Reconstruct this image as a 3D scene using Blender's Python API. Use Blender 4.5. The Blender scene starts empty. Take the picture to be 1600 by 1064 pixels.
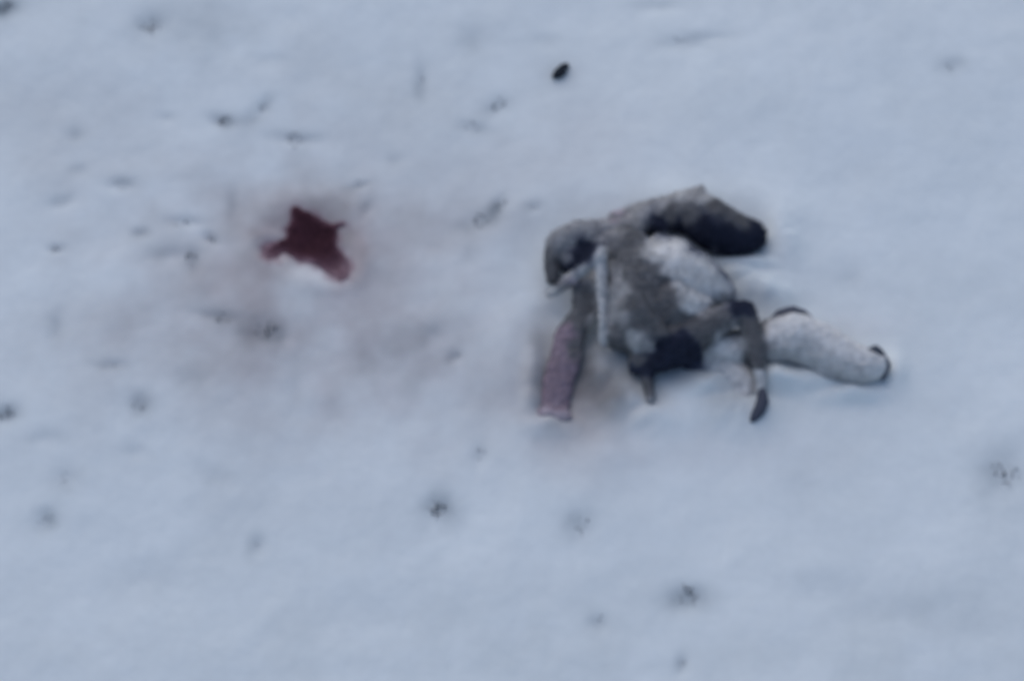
import bpy, bmesh, math, random
import numpy as np
from mathutils import Vector
random.seed(7); rng = np.random.default_rng(7)
S = bpy.context.scene
COL = S.collection
R = math.radians

# ---------------------------------------------------------------- camera
PITCH = R(62); DIST = 10.0; FOCAL = 120.0; UNIT = DIST*36/FOCAL/1600      # metres per photo pixel at the look-at point
FWD = np.array([0, math.cos(PITCH), -math.sin(PITCH)]); UP = np.array([0, math.sin(PITCH), math.cos(PITCH)])
CAM = -FWD*DIST
cd = bpy.data.cameras.new('camera'); cam = bpy.data.objects.new('camera', cd); COL.objects.link(cam)
cam.location = CAM; cam.rotation_euler = (R(90)-PITCH, 0, 0)
cd.lens = FOCAL; cd.sensor_width = 36; cd.clip_start = 0.1; cd.clip_end = 3000
cd.dof.use_dof = True; cd.dof.focus_distance = 6.6; cd.dof.aperture_fstop = 3.4   # the photograph is out of focus
S.camera = cam
# ---------------------------------------------------------------- light
SUN_EL, SUN_AZ = R(48), R(-25)        # azimuth from +y (top of the picture)
w = bpy.data.worlds.new('World'); S.world = w; w.use_nodes = True
nt = w.node_tree; nt.nodes.clear()
sky = nt.nodes.new('ShaderNodeTexSky'); sky.sky_type = 'NISHITA'; sky.sun_disc = False
sky.sun_elevation = SUN_EL; sky.sun_rotation = SUN_AZ
sky.air_density = 1.0; sky.dust_density = 1.2; sky.ozone_density = 1.0
bg = nt.nodes.new('ShaderNodeBackground'); bg.inputs['Strength'].default_value = 0.105
wo = nt.nodes.new('ShaderNodeOutputWorld')
nt.links.new(sky.outputs[0], bg.inputs[0]); nt.links.new(bg.outputs[0], wo.inputs[0])
sl = bpy.data.lights.new('sun', 'SUN'); sl.energy = 0.5; sl.angle = R(80); sl.color = (1.0, .97, .93)
so = bpy.data.objects.new('sun', sl); COL.objects.link(so)
sd = Vector((math.sin(SUN_AZ)*math.cos(SUN_EL), math.cos(SUN_AZ)*math.cos(SUN_EL), math.sin(SUN_EL)))
so.rotation_euler = sd.to_track_quat('Z', 'Y').to_euler()
vs = S.view_settings; vs.view_transform = 'Standard'; vs.look = 'None'; vs.exposure = 0.35; vs.gamma = 1; vs.use_curve_mapping = False

# ---------------------------------------------------------------- helpers
def at(px, py, z=0.0):
    """photo pixel (1600x1064) -> point at height z"""
    d = FWD + np.array([1., 0, 0])*(px-800)*UNIT/DIST + UP*(532-py)*UNIT/DIST
    return CAM + d*((z-CAM[2])/d[2])
def photo_px(P):
    """world points -> photo pixels (used to look up where coat patches lie)"""
    v = np.atleast_2d(P) - CAM
    dep = v@FWD
    return 800+v[:, 0]/dep*DIST/UNIT, 532-(v@UP)/dep*DIST/UNIT
def h2(ix, iy, s):
    n = (ix.astype(np.int64)*374761393 + iy.astype(np.int64)*668265263 + s*974634777) & 0xffffffff
    n = ((n ^ (n >> 13))*1274126177) & 0xffffffff
    return ((n ^ (n >> 16)) & 0xffff)/65535.0
def vnoise(x, y, s=0):
    x = np.asarray(x, float); y = np.asarray(y, float)
    ix, iy = np.floor(x), np.floor(y); fx, fy = x-ix, y-iy
    fx = fx*fx*fx*(fx*(fx*6-15)+10); fy = fy*fy*fy*(fy*(fy*6-15)+10)
    a, b, c, d = h2(ix, iy, s), h2(ix+1, iy, s), h2(ix, iy+1, s), h2(ix+1, iy+1, s)
    return (a+(b-a)*fx)*(1-fy)+(c+(d-c)*fx)*fy
def fbm(x, y, o=4, s=0):
    t = 0; a = .5; n = 0
    for k in range(o):
        t = t+a*vnoise(x*2**k+17.3*k, y*2**k-9.1*k, s+k); n += a; a *= .5
    return t/n - .5
def mesh_obj(name, V, F, mat=None, parent=None, cols=None, smooth=True):
    m = bpy.data.meshes.new(name); m.from_pydata([tuple(v) for v in V] if not isinstance(V, np.ndarray) else V.tolist(), [], F if isinstance(F, list) else F.tolist())
    if cols is not None:
        a = m.color_attributes.new('tint', 'FLOAT_COLOR', 'POINT')
        c = np.ones((len(m.vertices), 4), np.float32); c[:, :3] = cols; a.data.foreach_set('color', c.ravel())
    if smooth: m.polygons.foreach_set('use_smooth', [True]*len(m.polygons))
    if mat: m.materials.append(mat)
    m.update()
    o = bpy.data.objects.new(name, m); COL.objects.link(o)
    if parent: o.parent = parent
    return o
def empty(name, loc):
    o = bpy.data.objects.new(name, None); COL.objects.link(o); o.location = loc; o.empty_display_size = .05; return o
def tag(o, label=None, cat=None, group=None, kind=None):
    for k, v in (('label', label), ('category', cat), ('group', group), ('kind', kind)):
        if v: o[k] = v
    return o
def mat_attr(name, rough=.9, bump=.3, scale=60, var=.15, spec=.2, sub=0, sheen=0):
    m = bpy.data.materials.new(name); m.use_nodes = True; N = m.node_tree.nodes; L = m.node_tree.links
    b = N['Principled BSDF']; at_ = N.new('ShaderNodeAttribute'); at_.attribute_name = 'tint'
    tc = N.new('ShaderNodeTexCoord'); no = N.new('ShaderNodeTexNoise'); no.inputs['Scale'].default_value = scale; no.inputs['Detail'].default_value = 6
    L.new(tc.outputs['Object'], no.inputs['Vector'])
    mr = N.new('ShaderNodeMapRange'); mr.inputs[1].default_value = .3; mr.inputs[2].default_value = .7; mr.inputs[3].default_value = 1-var; mr.inputs[4].default_value = 1+var
    L.new(no.outputs['Fac'], mr.inputs[0])
    vm = N.new('ShaderNodeVectorMath'); vm.operation = 'SCALE'
    L.new(at_.outputs['Color'], vm.inputs[0]); L.new(mr.outputs[0], vm.inputs['Scale']); L.new(vm.outputs[0], b.inputs['Base Color'])
    bp = N.new('ShaderNodeBump'); bp.inputs['Strength'].default_value = bump; bp.inputs['Distance'].default_value = .01
    L.new(no.outputs['Fac'], bp.inputs['Height']); L.new(bp.outputs[0], b.inputs['Normal'])
    b.inputs['Roughness'].default_value = rough; b.inputs['Specular IOR Level'].default_value = spec
    if sub: b.inputs['Subsurface Weight'].default_value = sub; b.inputs['Subsurface Radius'].default_value = (.02, .03, .04); b.inputs['Subsurface Scale'].default_value = .5
    if sheen: b.inputs['Sheen Weight'].default_value = sheen
    return m
M_SNOW = mat_attr('snow', .85, .12, 35, .02, .15)
M_COAT = mat_attr('coat', .95, .35, 60, .08, .05)
M_BLOOD = mat_attr('blood', .9, .4, 70, .2, .06)
M_WEED = mat_attr('dry_weed', .9, .2, 120, .2, .1)
M_CHIP = mat_attr('dark_chip', .8, .6, 80, .25, .2)

# ---------------------------------------------------------------- snow field
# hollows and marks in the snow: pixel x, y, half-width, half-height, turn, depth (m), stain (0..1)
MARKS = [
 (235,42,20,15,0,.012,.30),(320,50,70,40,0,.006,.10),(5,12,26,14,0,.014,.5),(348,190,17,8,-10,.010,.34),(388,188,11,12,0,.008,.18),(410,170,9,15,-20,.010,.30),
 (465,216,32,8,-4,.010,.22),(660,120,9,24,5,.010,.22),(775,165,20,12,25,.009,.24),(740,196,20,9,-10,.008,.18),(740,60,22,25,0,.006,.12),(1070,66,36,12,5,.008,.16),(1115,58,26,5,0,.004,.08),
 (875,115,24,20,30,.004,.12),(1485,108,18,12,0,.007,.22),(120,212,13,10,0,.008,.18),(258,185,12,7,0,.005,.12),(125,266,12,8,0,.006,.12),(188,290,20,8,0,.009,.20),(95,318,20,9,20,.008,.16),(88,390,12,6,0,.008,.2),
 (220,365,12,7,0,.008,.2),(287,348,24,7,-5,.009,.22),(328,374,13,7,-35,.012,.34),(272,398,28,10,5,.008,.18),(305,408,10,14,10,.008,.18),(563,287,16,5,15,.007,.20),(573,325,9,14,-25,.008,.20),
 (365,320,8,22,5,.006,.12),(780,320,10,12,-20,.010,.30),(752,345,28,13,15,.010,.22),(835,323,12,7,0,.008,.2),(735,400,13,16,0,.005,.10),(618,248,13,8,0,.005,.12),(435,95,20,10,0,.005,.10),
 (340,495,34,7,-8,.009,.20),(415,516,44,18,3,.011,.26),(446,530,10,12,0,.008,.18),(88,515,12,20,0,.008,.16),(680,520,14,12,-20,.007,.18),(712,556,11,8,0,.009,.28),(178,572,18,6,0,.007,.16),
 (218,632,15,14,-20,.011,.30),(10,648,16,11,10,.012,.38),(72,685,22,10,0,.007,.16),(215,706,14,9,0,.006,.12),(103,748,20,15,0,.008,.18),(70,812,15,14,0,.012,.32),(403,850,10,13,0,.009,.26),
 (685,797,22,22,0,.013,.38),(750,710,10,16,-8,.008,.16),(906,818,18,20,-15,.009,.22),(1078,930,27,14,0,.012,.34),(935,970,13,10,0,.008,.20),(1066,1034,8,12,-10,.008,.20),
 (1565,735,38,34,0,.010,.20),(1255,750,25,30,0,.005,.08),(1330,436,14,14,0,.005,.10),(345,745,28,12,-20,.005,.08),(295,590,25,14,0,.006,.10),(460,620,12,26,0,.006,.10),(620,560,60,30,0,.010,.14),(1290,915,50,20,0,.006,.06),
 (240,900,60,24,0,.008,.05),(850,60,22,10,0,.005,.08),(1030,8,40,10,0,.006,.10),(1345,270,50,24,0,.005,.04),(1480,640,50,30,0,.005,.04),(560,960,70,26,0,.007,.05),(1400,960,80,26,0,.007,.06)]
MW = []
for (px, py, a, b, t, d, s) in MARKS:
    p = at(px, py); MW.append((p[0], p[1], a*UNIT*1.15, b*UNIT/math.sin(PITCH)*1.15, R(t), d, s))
# broad blood-tinged and grey areas, shade below the body painted in: pixel x, y, half-width, half-height, pink strength, grey-dirt strength
STAIN_SHADE = [(430,380,480,330,.09,.05),(330,440,300,200,.10,.12),(520,500,300,180,.15,.10),(470,400,270,150,.22,.13),(380,330,230,120,.05,.13),(560,590,210,110,.15,.14),(650,470,140,110,.08,.10),(480,330,90,60,.16,.22),(484,375,70,55,.55,.32),(540,405,30,46,.75,.3),(425,380,40,32,.35,.2),(500,330,70,34,.15,.25),(300,560,200,90,.06,.14),(640,640,170,90,.10,.08),
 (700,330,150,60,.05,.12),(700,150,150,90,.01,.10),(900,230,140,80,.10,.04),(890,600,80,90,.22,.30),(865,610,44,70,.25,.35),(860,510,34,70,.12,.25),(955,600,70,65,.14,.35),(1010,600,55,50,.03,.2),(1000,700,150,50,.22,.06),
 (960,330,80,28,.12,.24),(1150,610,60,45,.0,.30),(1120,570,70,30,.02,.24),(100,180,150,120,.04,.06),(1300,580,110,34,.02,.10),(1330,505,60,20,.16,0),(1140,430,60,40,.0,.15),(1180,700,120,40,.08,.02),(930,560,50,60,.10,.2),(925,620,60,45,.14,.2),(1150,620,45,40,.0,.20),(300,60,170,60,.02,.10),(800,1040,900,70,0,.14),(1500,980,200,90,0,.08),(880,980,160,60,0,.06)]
SW = [(at(a, b)[0], at(a, b)[1], c*UNIT, d*UNIT/math.sin(PITCH), p, g) for (a, b, c, d, p, g) in STAIN_SHADE]
# what the body presses down or melts: pixel x, y, radii, depth
PRESS = [(940,450,110,90,.035),(1040,500,100,70,.03),(880,590,50,90,.03),(960,610,70,50,.022),(1280,545,90,26,.008),(1160,600,30,40,.005),(1120,370,100,40,.02),(484,375,50,40,.028),(525,415,26,22,.018),(425,390,20,14,.014)]
# drifted and banked snow that climbs the flanks of the body: pixel x, y, radii, height
BANKS = [(1255,592,60,16,.040),(1215,590,34,18,.035),(1330,612,50,13,.028),(1150,640,50,26,.030),(1110,600,36,18,.030),(1185,455,50,26,.035),(1150,430,30,20,.03),(955,625,50,34,.026),(1010,650,40,20,.02),(866,660,40,20,.030),(832,600,14,60,.025),(935,585,18,50,.03),(1225,370,26,40,.03),(1160,412,60,12,.030),(1400,575,16,34,.02)]
KW = [(at(a, b)[0], at(a, b)[1], c*UNIT, d*UNIT/math.sin(PITCH), e) for (a, b, c, d, e) in BANKS]
PW = [(at(a, b)[0], at(a, b)[1], c*UNIT, d*UNIT/math.sin(PITCH), e) for (a, b, c, d, e) in PRESS]

def ground(x, y):
    x = np.asarray(x, float); y = np.asarray(y, float)
    r = np.sqrt(x*x+y*y)
    far = np.clip((r-6)/60, 0, 1)
    z = .05*fbm(x*.9+3, y*.9, 3, 1) + .014*fbm(x*4, y*4, 3, 5)*(1-far) + .003*fbm(x*16, y*16, 3, 9)*(1-far) + far*1.6*fbm(x*.03, y*.03, 3, 21)
    for (cx, cy, a, b, t, d, s) in MW:
        dx, dy = x-cx, y-cy; u = (dx*math.cos(t)+dy*math.sin(t))/a; v = (-dx*math.sin(t)+dy*math.cos(t))/b
        q = u*u+v*v
        z = z - d*.75*np.exp(-q*.9)
    for (cx, cy, a, b, d) in PW:
        q = ((x-cx)/a)**2+((y-cy)/b)**2
        z = z - d*np.exp(-q) + d*.22*np.exp(-(np.sqrt(q+1e-9)-1.8)**2*4)
    bank = 0
    for (cx, cy, a, b, d) in KW: bank = np.maximum(bank, d*np.exp(-(((x-cx)/a)**2+((y-cy)/b)**2)*.8))
    return z + bank*(1+1.0*fbm(x*13, y*13, 3, 150))
def gz(x, y): return float(ground(np.array([x]), np.array([y]))[0])
def on(px, py, dz=0.0):
    z = 0.0
    for _ in range(4): p = at(px, py, z+dz); z = gz(p[0], p[1])
    return np.array([p[0], p[1], z+dz])
def poly_sd(px, py, P):
    """signed distance in pixels, positive inside"""
    P = np.array(P, float); n = len(P); d = np.full(px.shape, 1e9); ins = np.zeros(px.shape, bool)
    for i in range(n):
        a, b = P[i], P[(i+1) % n]; e = b-a
        t = np.clip(((px-a[0])*e[0]+(py-a[1])*e[1])/(e@e), 0, 1)
        d = np.minimum(d, np.hypot(px-a[0]-t*e[0], py-a[1]-t*e[1]))
        c = ((a[1] > py) != (b[1] > py)) & (px < (b[0]-a[0])*(py-a[1])/(b[1]-a[1]+1e-12)+a[0]); ins ^= c
    return np.where(ins, d, -d)
BP = [(455,323),(467,321),(478,331),(492,337),(506,345),(519,351),(528,349),(538,346),(540,351),(528,357),(526,372),(530,386),(540,402),(547,418),(545,434),(532,438),(518,431),(503,422),(488,413),(468,409),(455,401),(447,394),(439,394),(432,402),(420,405),(411,399),(411,388),(420,379),(434,377),(443,372),(448,358),(454,344),(454,332)]
def snow_tint(x, y):
    base = np.array([.81, .845, .84]); c = np.ones(x.shape+(3,))*base
    n1 = fbm(x*5, y*5, 4, 40); n2 = fbm(x*14, y*14, 3, 60); n3 = fbm(x*1.6, y*1.6, 3, 80)
    pink = np.zeros_like(x); dirt_shade = np.zeros_like(x); mk = np.zeros_like(x)
    wx = x+.10*fbm(x*3, y*3, 3, 90); wy = y+.10*fbm(x*3+50, y*3, 3, 95)
    for (cx, cy, a, b, p, g) in SW:
        small = a < 90*UNIT
        X, Y = (x, y) if small else (wx, wy)
        q = np.exp(-(((X-cx)/a)**2+((Y-cy)/b)**2)*.9); pink += p*q; dirt_shade += g*q
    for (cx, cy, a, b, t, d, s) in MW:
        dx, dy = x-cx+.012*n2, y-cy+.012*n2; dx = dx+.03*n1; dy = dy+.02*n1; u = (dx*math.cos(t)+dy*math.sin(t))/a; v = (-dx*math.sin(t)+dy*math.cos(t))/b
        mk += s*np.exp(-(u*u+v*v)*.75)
    slush_shade = np.zeros_like(x)          # slush and body shade painted grey between the hind legs and round the belly
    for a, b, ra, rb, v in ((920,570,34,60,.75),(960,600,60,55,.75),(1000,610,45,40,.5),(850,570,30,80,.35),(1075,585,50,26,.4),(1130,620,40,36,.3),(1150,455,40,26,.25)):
        q = at(a, b); slush_shade = np.maximum(slush_shade, v*np.exp(-((((x-q[0])/ra/UNIT)**2+((y-q[1])/rb/UNIT*.9)**2)**1.5)))
    pink = np.clip(pink*(.8+1.5*n1), 0, .9); dirt_shade = np.clip(.05*(1+4*n1)+dirt_shade*(.62+1.1*n1+.7*n2), 0, .9)
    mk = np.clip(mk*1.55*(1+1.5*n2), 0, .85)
    c = c*(1+.05*n3)[..., None]
    c = c*(1-slush_shade[..., None]*(1+.6*n2[..., None])*np.array([.60, .61, .60]))
    c = c*(1-pink[..., None]*np.array([.22, .38, .38]))*(1-dirt_shade[..., None]*np.array([.48, .46, .47]))*(1-mk[..., None]*np.array([.72, .68, .64]))
    near = (np.abs(x-at(484, 375)[0]) < .35) & (np.abs(y-at(484, 375)[1]) < .35)
    px, py = photo_px(np.stack([x[near], y[near], ground(x[near], y[near])], -1))
    sdv = poly_sd(px, py, BP)+16*fbm(x[near]*20, y[near]*20, 3, 133)+7*fbm(x[near]*60, y[near]*60, 2, 137)
    k = (np.clip((sdv+9)/14, 0, 1)**1.4*.85)[:, None]
    c[near] = np.exp(np.log(c[near])*(1-k)+np.log(np.array([.21, .125, .145]))*k)
    return c
def axis(lo, hi, h, far):
    a = list(np.arange(lo, hi+h/2, h)); st = h
    x = a[-1]; ext = []
    while x < far: st *= 1.12; x += st; ext.append(x)
    x = a[0]; st = h; pre = []
    while x > -far: st *= 1.12; x -= st; pre.append(x)
    return np.array(pre[::-1]+a+ext)
gx = axis(-1.75, 1.75, .0075, 900); gy = axis(-1.35, 1.45, .0080, 900)
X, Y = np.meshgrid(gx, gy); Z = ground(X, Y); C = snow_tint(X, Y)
nx, ny = len(gx), len(gy)
idx = np.arange(nx*ny).reshape(ny, nx)
F = np.stack([idx[:-1, :-1], idx[:-1, 1:], idx[1:, 1:], idx[1:, :-1]], -1).reshape(-1, 4)
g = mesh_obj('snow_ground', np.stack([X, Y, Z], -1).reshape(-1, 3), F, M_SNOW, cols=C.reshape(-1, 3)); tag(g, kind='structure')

# ---------------------------------------------------------------- blood patch
def sheet(name, poly, h, lift, colf, mat, parent=None, wob=5, ed=10):
    P = np.array(poly); lo = at(P[:, 0].min()-14, P[:, 1].max()+14); hi = at(P[:, 0].max()+14, P[:, 1].min()-14)
    st = .004; xs = np.arange(lo[0], hi[0], st); ys = np.arange(lo[1], hi[1], st); x, y = np.meshgrid(xs, ys)
    z = ground(x, y); px, py = photo_px(np.stack([x, y, z], -1).reshape(-1, 3)); px = px.reshape(x.shape); py = py.reshape(x.shape)
    sdv = poly_sd(px, py, poly) + wob*2*fbm(x*28, y*28, 3, 130)
    lump = fbm(x*22, y*22, 3, 140)+.5
    zz = z + np.where(sdv > 0, lift+h*np.clip(sdv/ed, 0, 1)**.6*(.35+1.1*lump), -.006)
    cells = (sdv[:-1, :-1] > -3) & (sdv[1:, 1:] > -3) & (sdv[1:, :-1] > -3) & (sdv[:-1, 1:] > -3)
    idx = np.arange(x.size).reshape(x.shape)
    F = np.stack([idx[:-1, :-1], idx[:-1, 1:], idx[1:, 1:], idx[1:, :-1]], -1)[cells]
    used = np.unique(F); mp = np.full(x.size, -1); mp[used] = np.arange(len(used))
    V = np.stack([x, y, zz], -1).reshape(-1, 3)[used]
    cc = colf(px, py, sdv, lump).reshape(-1, 3)[used]
    return mesh_obj(name, V, mp[F], mat, parent, cols=cc)
def blood_col(px, py, s, l):
    core = np.array([.050, .019, .026]); thin = np.array([.23, .145, .165])
    t = np.clip(.85*np.exp(-(((px-534)/24)**2+((py-424)/24)**2)) + .62*np.exp(-(((px-418)/16)**2+((py-392)/16)**2)) + .8*np.clip(1-s/12, 0, 1)**1.5 + .35*np.exp(-(((px-478)/34)**2+((py-410)/9)**2)) + .5*np.exp(-(((px-538)/8)**2+((py-350)/8)**2)), 0, 1)[..., None]
    return np.exp(np.log(core)*(1-t)+np.log(thin)*t)*(.75+.5*l[..., None])
bl = sheet('blood_patch', BP, .008, .001, blood_col, M_BLOOD)
tag(bl, 'dark red patch of frozen blood soaked into the snow left of the dead animal', 'blood')

# ---------------------------------------------------------------- dead animal
root_p = on(1020, 480); dead = empty('dead_animal', tuple(root_p))
tag(dead, 'grey, white and black furred dead animal lying on stained snow, pale head to the right', 'dead animal')
# coat colours at places on the body, shade of hollow and undersides painted in, given by where they lie in the photograph
BK, DK, MG, LG, PL, BD, BG = (.030,.034,.055), (.15,.147,.15), (.36,.35,.35), (.52,.51,.50), (.67,.655,.64), (.26,.20,.235), (.42,.36,.39)
COAT_SHADE = [(875,365,MG,1),(910,355,MG,1),(856,400,DK,1.2),(857,430,DK,1.2),(853,415,DK,1),(885,380,MG,1),(925,365,MG,1),(960,350,MG,1),(905,400,BK,1.2),(885,416,BK,1.2),(925,385,BK,.9),(870,428,DK,1),(915,392,BK,1),(878,398,MG,.6),(890,388,MG,.8),
 (938,400,LG,.8),(940,430,LG,.8),(942,470,LG,.8),(941,500,LG,.8),(942,530,LG,.8),(915,415,LG,.8),(893,432,LG,.8),(865,455,LG,.8),(905,460,DK,1),(915,480,DK,1),(905,505,DK,1),(885,500,DK,.8),(880,520,BD,1),
 (880,540,BD,1),(895,540,DK,.5),(875,580,BD,1),(870,620,BD,1),(865,650,BG,.6),(850,600,BD,.6),(895,440,BG,.5),
 (985,370,DK,1),(975,390,DK,1),(995,350,MG,1),(980,410,DK,1),(965,430,MG,1),(975,460,MG,1),(990,440,DK,1),(990,475,DK,1),(1030,515,DK,1),(1055,530,BK,.8),(1060,505,DK,1),(965,500,MG,1),(1035,440,DK,.8),(1045,465,DK,1),(960,530,DK,1),(1000,500,DK,1),(1010,470,DK,1),(1020,450,DK,1),(1008,415,DK,1),
 (1030,385,PL,1),(1020,400,LG,1),(1055,380,PL,1),(1050,410,PL,1.3),(1070,430,PL,2.2),(1085,425,PL,1.5),(1060,415,PL,1.5),(1090,450,PL,1.3),(1060,450,LG,1),(1110,460,PL,1),(1085,475,PL,1),(1130,455,PL,1),(1095,420,PL,1),
 (1040,480,DK,1),(1050,500,DK,1),(1010,535,MG,.8),(995,535,LG,.5),(980,548,DK,1),(1000,560,DK,1),(1030,545,BK,.4),(1040,566,BK,1.1),(1058,560,BK,1),(1028,578,BK,1),(1070,545,BK,1.2),(1085,545,BK,1),(1100,535,DK,1),(1000,572,BK,.8),(1012,560,BK,.8),(1060,540,BK,1),(1012,600,DK,.8),(1015,625,MG,.6),
 (1085,510,DK,1),(1105,515,DK,1),(1130,495,DK,1),(1155,480,BK,.9),(1165,488,BK,.8),(1172,500,DK,1.3),(1177,520,DK,1.4),(1182,535,DK,1.4),(1185,552,DK,1.4),(1188,568,DK,1.3),(1165,505,DK,1),(1120,502,DK,1),(1140,510,MG,1),
 (1188,590,PL,1),(1186,612,LG,.6),(1110,550,LG,1),(1130,545,PL,1),(1150,560,PL,1),(1160,540,LG,1),(1145,590,PL,1),(1160,620,PL,1),(1165,590,PL,1),(1160,645,PL,1),(1120,590,PL,1),
 (1210,520,PL,1),(1240,510,PL,1.3),(1270,515,PL,1.3),(1300,530,PL,1),(1330,545,PL,1),(1250,540,LG,1),(1280,555,LG,1),(1320,570,LG,1),(1310,595,MG,.8),(1345,585,LG,1),(1350,560,PL,1),(1215,560,LG,1),(1370,575,PL,.8),
 (960,335,BG,.7),(1000,325,MG,.8),(1040,318,MG,1),(1060,308,LG,1),(1085,300,MG,1),(1100,310,LG,.8),(1050,330,DK,1),(1030,350,BK,1),(1080,340,DK,1),(1070,360,BK,1),(1100,350,BK,1.2),(1115,325,DK,.9),(1130,370,BK,1.5),(1150,345,DK,.7),(1160,380,BK,1.5),(1185,365,BK,1.3),(1140,395,BK,1.2),(1095,375,BK,1)]
CX = np.array([c[0] for c in COAT_SHADE], float); CY = np.array([c[1] for c in COAT_SHADE], float); CC = np.array([c[2] for c in COAT_SHADE]); CWt = np.array([c[3] for c in COAT_SHADE])
def coat(P):
    px, py = photo_px(P)
    px = px+11*fbm(P[:, 0]*22, P[:, 1]*22, 3, 200)*2; py = py+11*fbm(P[:, 0]*30+9, P[:, 1]*30, 2, 210)*2
    d2 = (px[:, None]-CX)**2+(py[:, None]-CY)**2
    wgt = CWt/(d2+45)**2.5; wgt /= wgt.sum(1, keepdims=True)
    return np.exp(wgt@np.log(CC))*(1+.35*fbm(P[:, 0]*60, P[:, 1]*60, 2, 220))[:, None]
U = UNIT
def ball(bm, p, r, sc=(1, 1, 1)):
    bmesh.ops.create_icosphere(bm, subdivisions=2, radius=r, matrix=__import__('mathutils').Matrix.Translation(Vector(p)) @ __import__('mathutils').Matrix.Diagonal((*sc, 1)))
def limb(bm, pts, flat=1.0, base=0.0):
    """pts: px, py, r(px), [height above snow of the centre, px]; a chain of close-set balls joined later by the remesh"""
    Q = []
    for q in pts:
        px, py, r = q[:3]; h = q[3] if len(q) > 3 else r*.6
        Q.append((np.array([px, py, h*U]), r*U))
    for i in range(max(1, len(Q)-1)):
        a, ra = Q[i]; b, rb = Q[min(i+1, len(Q)-1)]
        n = max(1, int(np.hypot(*(b-a)[:2])*U/(min(ra, rb)*.20)))
        for k in range(n+1):
            t = k/n; c = a+(b-a)*t; r = ra+(rb-ra)*t
            ball(bm, at(c[0], c[1], c[2]+base), r, (1, 1, flat))
def build_body():
    bm = bmesh.new()
    # rump and hindquarters
    limb(bm, [(900,402,34,4),(940,400,34,14),(975,400,46,38)])
    limb(bm, [(864,436,11,8),(861,405,13,18),(872,378,19,26),(905,366,23,34),(950,362,22,40),(985,362,22,40)])
    limb(bm, [(905,378,22,24),(940,372,22,34)])
    limb(bm, [(1040,400,14,70),(1075,440,13,66),(1110,462,10,40)])
    limb(bm, [(985,430,12,84),(1000,480,14,80),(1035,520,12,62)])
    limb(bm, [(965,450,12,60),(962,500,12,40)])
    # trunk: loins, belly, chest
    limb(bm, [(985,410,44,40),(1000,450,52,44),(1000,490,50,40),(1010,515,42,34)])
    limb(bm, [(1010,430,50,46),(1055,430,52,44),(1090,445,44,34),(1118,455,30,20)])
    limb(bm, [(1030,385,20,34),(1060,400,26,30)])
    limb(bm, [(975,515,32,24),(1000,535,24,20),(1040,550,28,22),(1075,525,32,30)])
    limb(bm, [(968,528,20,14),(985,541,10,10)])
    limb(bm, [(1030,560,22,20),(1075,545,22,20),(1110,528,16,22)])
    limb(bm, [(1000,556,16,16),(992,576,10,10)])
    limb(bm, [(1050,480,46,44),(1085,485,34,34)])
    limb(bm, [(1008,560,18,16),(1013,595,9,10),(1016,626,6,5)])
    # pale hind leg folded over, dark gap beside it, blood-soaked hind leg below
    limb(bm, [(938,392,10,84),(941,440,9,66),(942,500,9,44),(943,536,8,22)])
    limb(bm, [(938,400,12,84),(912,420,11,60),(888,440,10,36),(860,460,7,12)])
    limb(bm, [(920,440,24,26),(912,490,22,18),(891,520,24,6),(883,560,25,0),(872,600,26,-5),(867,628,26,-9)], flat=.42)
    limb(bm, [(852,645,13,-2),(882,647,13,-2)], flat=.5)
    # near foreleg, bent at the wrist
    limb(bm, [(1060,530,32,36),(1105,510,25,44),(1145,492,19,50),(1164,486,16,50),(1173,510,17,44),(1180,540,14,36),(1186,568,11,26),(1190,600,8,14),(1189,612,8,8)])
    # far foreleg, pale and sunk in the snow
    limb(bm, [(1080,558,22,2),(1120,560,24,0),(1155,585,27,-4),(1168,612,20,-6),(1168,638,14,-9)], flat=.6)
    # neck and head
    limb(bm, [(1090,535,26,8),(1140,545,28,6),(1200,538,32,6),(1215,532,36,8)])
    limb(bm, [(1215,528,34,14),(1245,527,40,16),(1280,542,38,12),(1312,560,35,10),(1345,570,31,10),(1366,570,24,10)])
    limb(bm, [(1240,505,18,34),(1290,530,17,30),(1340,555,16,26),(1362,560,13,22)])
    limb(bm, [(1295,575,24,0),(1335,583,19,0),(1362,584,14,2)])
    # tail
    limb(bm, [(972,372,24,26),(1000,345,20,20),(1015,334,20,18)])
    limb(bm, [(965,342,15,4),(1010,332,19,10),(1045,332,28,20),(1085,332,36,26),(1115,352,40,28),(1145,366,34,24),(1172,368,26,18)])
    limb(bm, [(1060,318,18,20),(1092,300,10,16)])
    limb(bm, [(1025,352,16,16),(1035,355,14,16)])
    m = bpy.data.meshes.new('tmp'); bm.to_mesh(m); bm.free()
    o = bpy.data.objects.new('tmp', m); COL.objects.link(o)
    rm = o.modifiers.new('r', 'REMESH'); rm.mode = 'VOXEL'; rm.voxel_size = .0042
    sm = o.modifiers.new('s', 'SMOOTH'); sm.iterations = 12; sm.factor = .5
    dg = bpy.context.evaluated_depsgraph_get(); me = bpy.data.meshes.new_from_object(o.evaluated_get(dg))
    bpy.data.objects.remove(o)
    b = bmesh.new(); b.from_mesh(me); b.verts.ensure_lookup_table(); seen = set(); isl = []
    for v in b.verts:
        if v.index in seen: continue
        st = [v]; seen.add(v.index); cur = []
        while st:
            q = st.pop(); cur.append(q)
            for e in q.link_edges:
                u = e.other_vert(q)
                if u.index not in seen: seen.add(u.index); st.append(u)
        isl.append(cur)
    isl.sort(key=len); print('islands', [len(i) for i in isl])
    for i in isl[:-1]: bmesh.ops.delete(b, geom=i, context='VERTS')
    b.to_mesh(me); b.free()
    return me
bmx = build_body()
nv = len(bmx.vertices); V = np.empty(nv*3, np.float32); bmx.vertices.foreach_get('co', V); V = V.reshape(-1, 3).astype(float)
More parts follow.
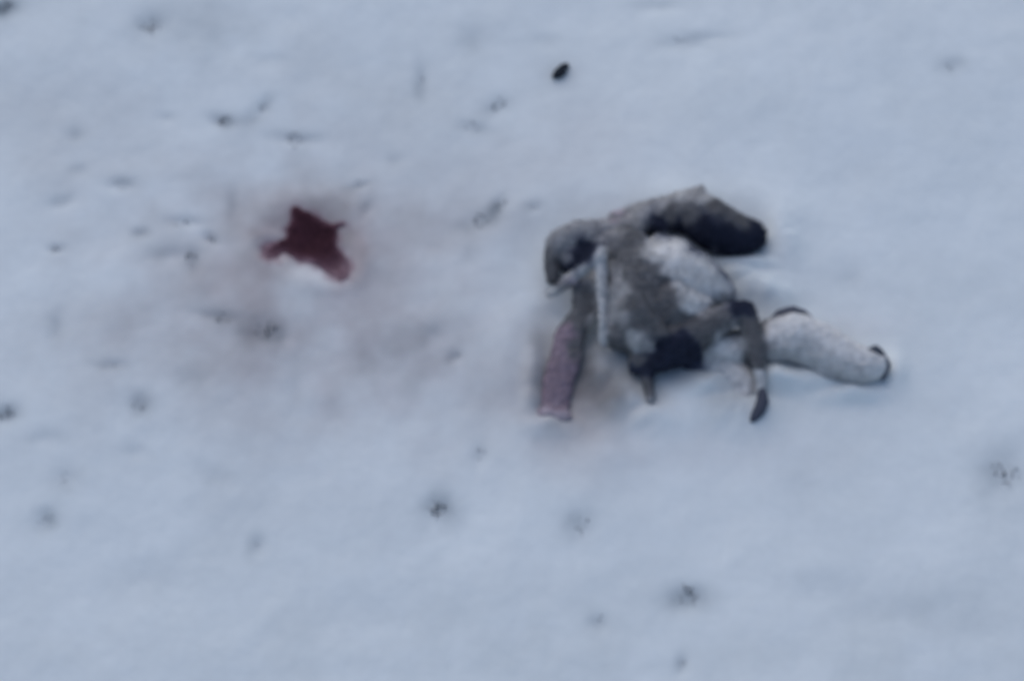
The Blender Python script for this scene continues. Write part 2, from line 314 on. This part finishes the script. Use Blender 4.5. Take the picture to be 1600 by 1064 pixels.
Nn = np.empty(nv*3, np.float32); bmx.vertices.foreach_get('normal', Nn); Nn = Nn.reshape(-1, 3).astype(float)
# matted fur relief: ridges running along the body
amp = .010*fbm(V[:, 0]*11+V[:, 2]*9, V[:, 1]*15, 2, 300)+.006*fbm(V[:, 0]*60, V[:, 1]*60+V[:, 2]*60, 2, 310)
V = V+Nn*amp[:, None]
bmx.vertices.foreach_set('co', (V-root_p).astype(np.float32).ravel())
a = bmx.color_attributes.new('tint', 'FLOAT_COLOR', 'POINT'); cc = np.ones((nv, 4), np.float32); CO = coat(V); cc[:, :3] = CO; a.data.foreach_set('color', cc.ravel())
bmx.polygons.foreach_set('use_smooth', [True]*len(bmx.polygons)); bmx.materials.clear(); bmx.materials.append(M_COAT); bmx.update()
body = bpy.data.objects.new('body', bmx); COL.objects.link(body); body.parent = dead
# fur strands standing off the skin
G = ground(V[:, 0], V[:, 1]); ok = np.where(V[:, 2] > G-.004)[0]
NS = 45000
pick = rng.choice(ok, NS); P0 = V[pick]+rng.normal(0, .002, (NS, 3)); n = Nn[pick]
flow = np.array([-.7, -.15, -.2])[None]+rng.normal(0, .45, (NS, 3))
ax_, ay_ = photo_px(P0)
flow[(ax_ > 1000) & (ay_ < 400) & (ax_ > 1040)] += np.array([1.3, .1, .0])
flow -= n*(flow*n).sum(1, keepdims=True); flow /= np.linalg.norm(flow, axis=1, keepdims=True)+1e-9
ln = rng.uniform(.006, .014, NS)
ln[(ax_ > 1090) & (ay_ < 410)] *= 1.7; ln[(ax_ > 1200)] *= .3; ln[(ax_ < 910) & (ay_ > 480)] *= .4; ln[(ax_ < 950) & (ax_ > 925) & (ay_ > 390)] *= .35
tip = P0+(flow*.9+n*.28)*ln[:, None]
side = np.cross(flow, n); side /= np.linalg.norm(side, axis=1, keepdims=True)+1e-9
wd = rng.uniform(.0007, .0015, NS)[:, None]
mid = P0+(flow*.4+n*.2)*ln[:, None]
FV = np.stack([P0-side*wd, P0+side*wd, mid+side*wd*.8, mid-side*wd*.8, tip], 1).reshape(-1, 3)-root_p
b0 = np.arange(NS)*5
Fq = np.stack([b0, b0+1, b0+2, b0+3], 1).tolist()+np.stack([b0+3, b0+2, b0+4], 1).tolist()
fc = CO[pick]*rng.uniform(.92, 1.2, (NS, 1)); fc = np.repeat(fc, 5, 0)
fur = mesh_obj('fur', FV, Fq, M_COAT, dead, cols=fc, smooth=False); tag(fur, kind='stuff')
# pieces with a look of their own
def blob(name, pts, col, parent, flat=1.0, mat=M_COAT, lab=None, vox=.003):
    bm = bmesh.new(); limb(bm, pts, flat); m = bpy.data.meshes.new('t'); bm.to_mesh(m); bm.free()
    o = bpy.data.objects.new('t', m); COL.objects.link(o)
    rm = o.modifiers.new('r', 'REMESH'); rm.mode = 'VOXEL'; rm.voxel_size = vox
    sm = o.modifiers.new('s', 'SMOOTH'); sm.iterations = 4
    me = bpy.data.meshes.new_from_object(o.evaluated_get(bpy.context.evaluated_depsgraph_get())); bpy.data.objects.remove(o)
    k = len(me.vertices); v = np.empty(k*3, np.float32); me.vertices.foreach_get('co', v); v = v.reshape(-1, 3)
    v = v+(.003*fbm(v[:, 0]*70, v[:, 1]*70+v[:, 2]*50, 2, 400))[:, None]
    me.vertices.foreach_set('co', (v-root_p).astype(np.float32).ravel())
    a = me.color_attributes.new('tint', 'FLOAT_COLOR', 'POINT'); c = np.ones((k, 4), np.float32); c[:, :3] = col; a.data.foreach_set('color', c.ravel())
    me.polygons.foreach_set('use_smooth', [True]*len(me.polygons)); me.materials.clear(); me.materials.append(mat); me.update()
    o = bpy.data.objects.new(name, me); COL.objects.link(o); o.parent = parent
    if lab: o['label'] = lab
    return o
blob('ear', [(1205,500,4,24),(1218,490,7,28),(1238,485,8,30),(1254,488,6,28),(1266,495,4,24)], (.12,.125,.15), dead, lab='dark folded ear on top of the pale head')
blob('nose', [(1358,550,7,22),(1368,549,10,24),(1377,556,8,22)], (.07,.08,.10), dead, mat=M_CHIP, lab='dark nose at the tip of the muzzle')
blob('mouth', [(1380,558,6,22),(1387,571,6,18),(1384,584,4,12),(1379,594,3,8)], (.09,.10,.13), dead, mat=M_CHIP)
blob('paw', [(1191,612,7,12),(1192,626,10,12),(1187,640,10,10),(1180,650,8,7),(1175,657,4,4)], (.08,.085,.11), dead, lab='dark paw at the end of the bent foreleg')

# ---------------------------------------------------------------- debris and dry weed tufts
def chip(px, py, L, W, turn, label):
    p = on(px, py, .003)
    bm = bmesh.new(); n = 0
    out = [(-1.1,-.75),(-.35,-1.0),(.5,-.8),(.75,-.2),(1.25,.1),(1.1,.85),(.35,.95),(-.2,.6),(-.75,.5),(-1.25,-.1)]
    lo = [bm.verts.new((a*L, b*W, -W*.4)) for a, b in out]
    hi = [bm.verts.new((a*L*.9, b*W*.86, W*(.45+.3*random.random()))) for a, b in out]
    top = bm.verts.new((0, .1*W, W*.8)); k = len(out)
    bm.faces.new(lo[::-1])
    for q in range(k):
        q2 = (q+1) % k; bm.faces.new((lo[q], lo[q2], hi[q2], hi[q])); bm.faces.new((hi[q], hi[q2], top))
    bmesh.ops.subdivide_edges(bm, edges=bm.edges[:], cuts=1, use_grid_fill=True)
    for v in bm.verts: v.co += Vector((random.uniform(-1, 1), random.uniform(-1, 1), random.uniform(-1, 1)))*W*.07
    m = bpy.data.meshes.new('dark_chip'); bm.to_mesh(m); bm.free()
    a = m.color_attributes.new('tint', 'FLOAT_COLOR', 'POINT'); a.data.foreach_set('color', np.tile([.022, .026, .034, 1], len(m.vertices)).astype(np.float32))
    m.materials.append(M_CHIP)
    o = bpy.data.objects.new('dark_chip', m); COL.objects.link(o); o.location = p+np.array([0, 0, W*.4]); o.rotation_euler = (0, .1, R(turn))
    tag(o, label, 'debris'); return o
chip(876, 113, .027, .018, 32, 'small jet black chip lying alone on the snow above the dead animal')
def tuft(px, py, rad, nb, dark, label, flat=.5):
    """dry weed: blades and broken stems poking out of a hollow in the snow"""
    p = on(px, py); r = rad*UNIT; nb = int(nb*.9); V = [np.array([0, 0, -.012])]; F = []; C = [np.array([.08, .07, .05])]
    for i in range(nb):
        th = random.uniform(0, 2*math.pi); d = r*.8*math.sqrt(random.random()); bx, by = d*math.cos(th), d*math.sin(th)
        L = r*random.uniform(.3, .85); az = random.uniform(0, 2*math.pi); el = random.uniform(.15, 1.2)*(1-flat*.5)
        dr = np.array([math.cos(az)*math.cos(el), math.sin(az)*math.cos(el), math.sin(el)])
        sdv = np.array([-dr[1], dr[0], 0]); sdv /= np.linalg.norm(sdv)+1e-9; wd = random.uniform(.001, .0022)
        z0 = gz(p[0]+bx, p[1]+by)-p[2]-.004
        b = np.array([bx, by, z0]); m = b+dr*L*.5; t = b+dr*L+np.array([0, 0, -L*.22]); k = len(V)
        upv = np.cross(dr, sdv)*wd*.6
        for q, s_ in ((b, 1), (m, .8), (t, .25)):
            V += [q+sdv*wd*s_, q-sdv*wd*s_, q+upv*s_]
        for j in (0, 3):
            for e in range(3):
                e2 = (e+1) % 3; F.append((k+j+e, k+j+e2, k+j+3+e2, k+j+3+e))
        F.append((k+6, k+7, k+8)); F.append((0, k, k+1))        # every stem runs down to the root
        c = np.array(random.choice([(.13,.135,.14), (.08,.085,.095), (.20,.20,.20), (.10,.11,.12)]))*dark
        C += [c*1.35]*9
    o = mesh_obj('weed_tuft', np.array(V), F, M_WEED, cols=np.array(C), smooth=False); o.location = p
    tag(o, label, 'weed', 'dry weeds poking through the snow'); return o
TUFTS = [
 (237,44,17,50,1,'dry weed tuft near the top edge, left, in a wide grey hollow'),
 (4,12,18,60,.8,'dark weed cut by the top left corner of the picture'),
 (350,191,14,45,.9,'dark flat weed left of the pair of weeds above the blood patch'),
 (390,190,10,16,1.2,'pale left one of the close pair of weeds above the blood patch'),
 (410,170,10,30,1,'darker right one of the close pair of weeds above the blood patch'),
 (463,216,20,30,1.2,'long low weed lying directly above the blood patch'),
 (661,122,13,16,1.2,'upright thin weed left of the black chip, near the top'),
 (777,166,16,32,1.1,'right weed of the two below and left of the black chip'),
 (738,196,12,18,1.2,'left weed of the two below and left of the black chip'),
 (1062,66,14,16,1.3,'faint low weed near the top edge right of the black chip'),
 (1486,109,10,32,1,'small lone weed tuft near the top right corner'),
 (186,290,14,18,1.2,'faint weed far left, halfway between top edge and blood patch height'),
 (221,365,8,16,1.2,'tiny weed left of the long streak-shaped weed beside the blood patch'),
 (286,348,14,20,1.1,'streak-shaped weed to the left of the blood patch'),
 (329,375,11,34,.8,'small dark slanting weed nearest the left side of the blood patch'),
 (88,390,10,14,1.2,'small weed close to the left edge, level with the blood patch'),
 (300,406,16,20,1.2,'spread weed below the small dark slanting weed'),
 (566,287,12,18,1.2,'thin weed just above and right of the blood patch'),
 (573,325,10,16,1.2,'weed against the upper right side of the blood patch'),
 (781,320,12,34,1,'dark end of the weed clump between blood patch and dead animal'),
 (752,346,18,26,1.2,'wide pale weed clump between blood patch and dead animal'),
 (836,323,9,18,1.1,'small weed just left of the rump of the dead animal'),
 (345,497,14,22,1.1,'thin weed below the blood patch on the left'),
 (418,517,24,40,1.2,'broad flattened weed below the blood patch'),
 (712,556,9,26,1,'small weed left of the blood-soaked hind leg'),
 (179,572,11,12,1.2,'faint weed in the lower left, above the round weed'),
 (218,633,13,32,1,'round weed in the lower left quarter'),
 (9,648,15,42,.9,'dark weed on the left edge below the middle'),
 (103,748,13,16,1.3,'faint weed above the dark-centred weed in the lower left'),
 (70,813,11,42,.9,'dark-centred round weed close to the left edge, lower left'),
 (404,850,9,24,1,'tiny lone weed low down, left of the largest dark lower weed'),
 (686,797,17,70,.8,'darkest weed tuft in the lower middle, below the stained snow'),
 (751,710,11,14,1.3,'faint upright weed above and right of the darkest lower weed'),
 (908,820,15,24,1.2,'grey weed below the dead animal, right of the darkest lower weed'),
 (1079,930,18,50,.95,'wide dark weed low down, below the dead animal'),
 (935,970,10,16,1.2,'faint weed near the bottom edge, left of the wide dark one'),
 (1066,1034,9,24,1,'small weed lowest of all, at the bottom edge'),
 (1572,738,26,34,1.4,'large pale weed near the right edge, below the head'),
 (1597,752,8,22,1,'small dark weed cut by the right edge'),
]
for t in TUFTS: tuft(*t)
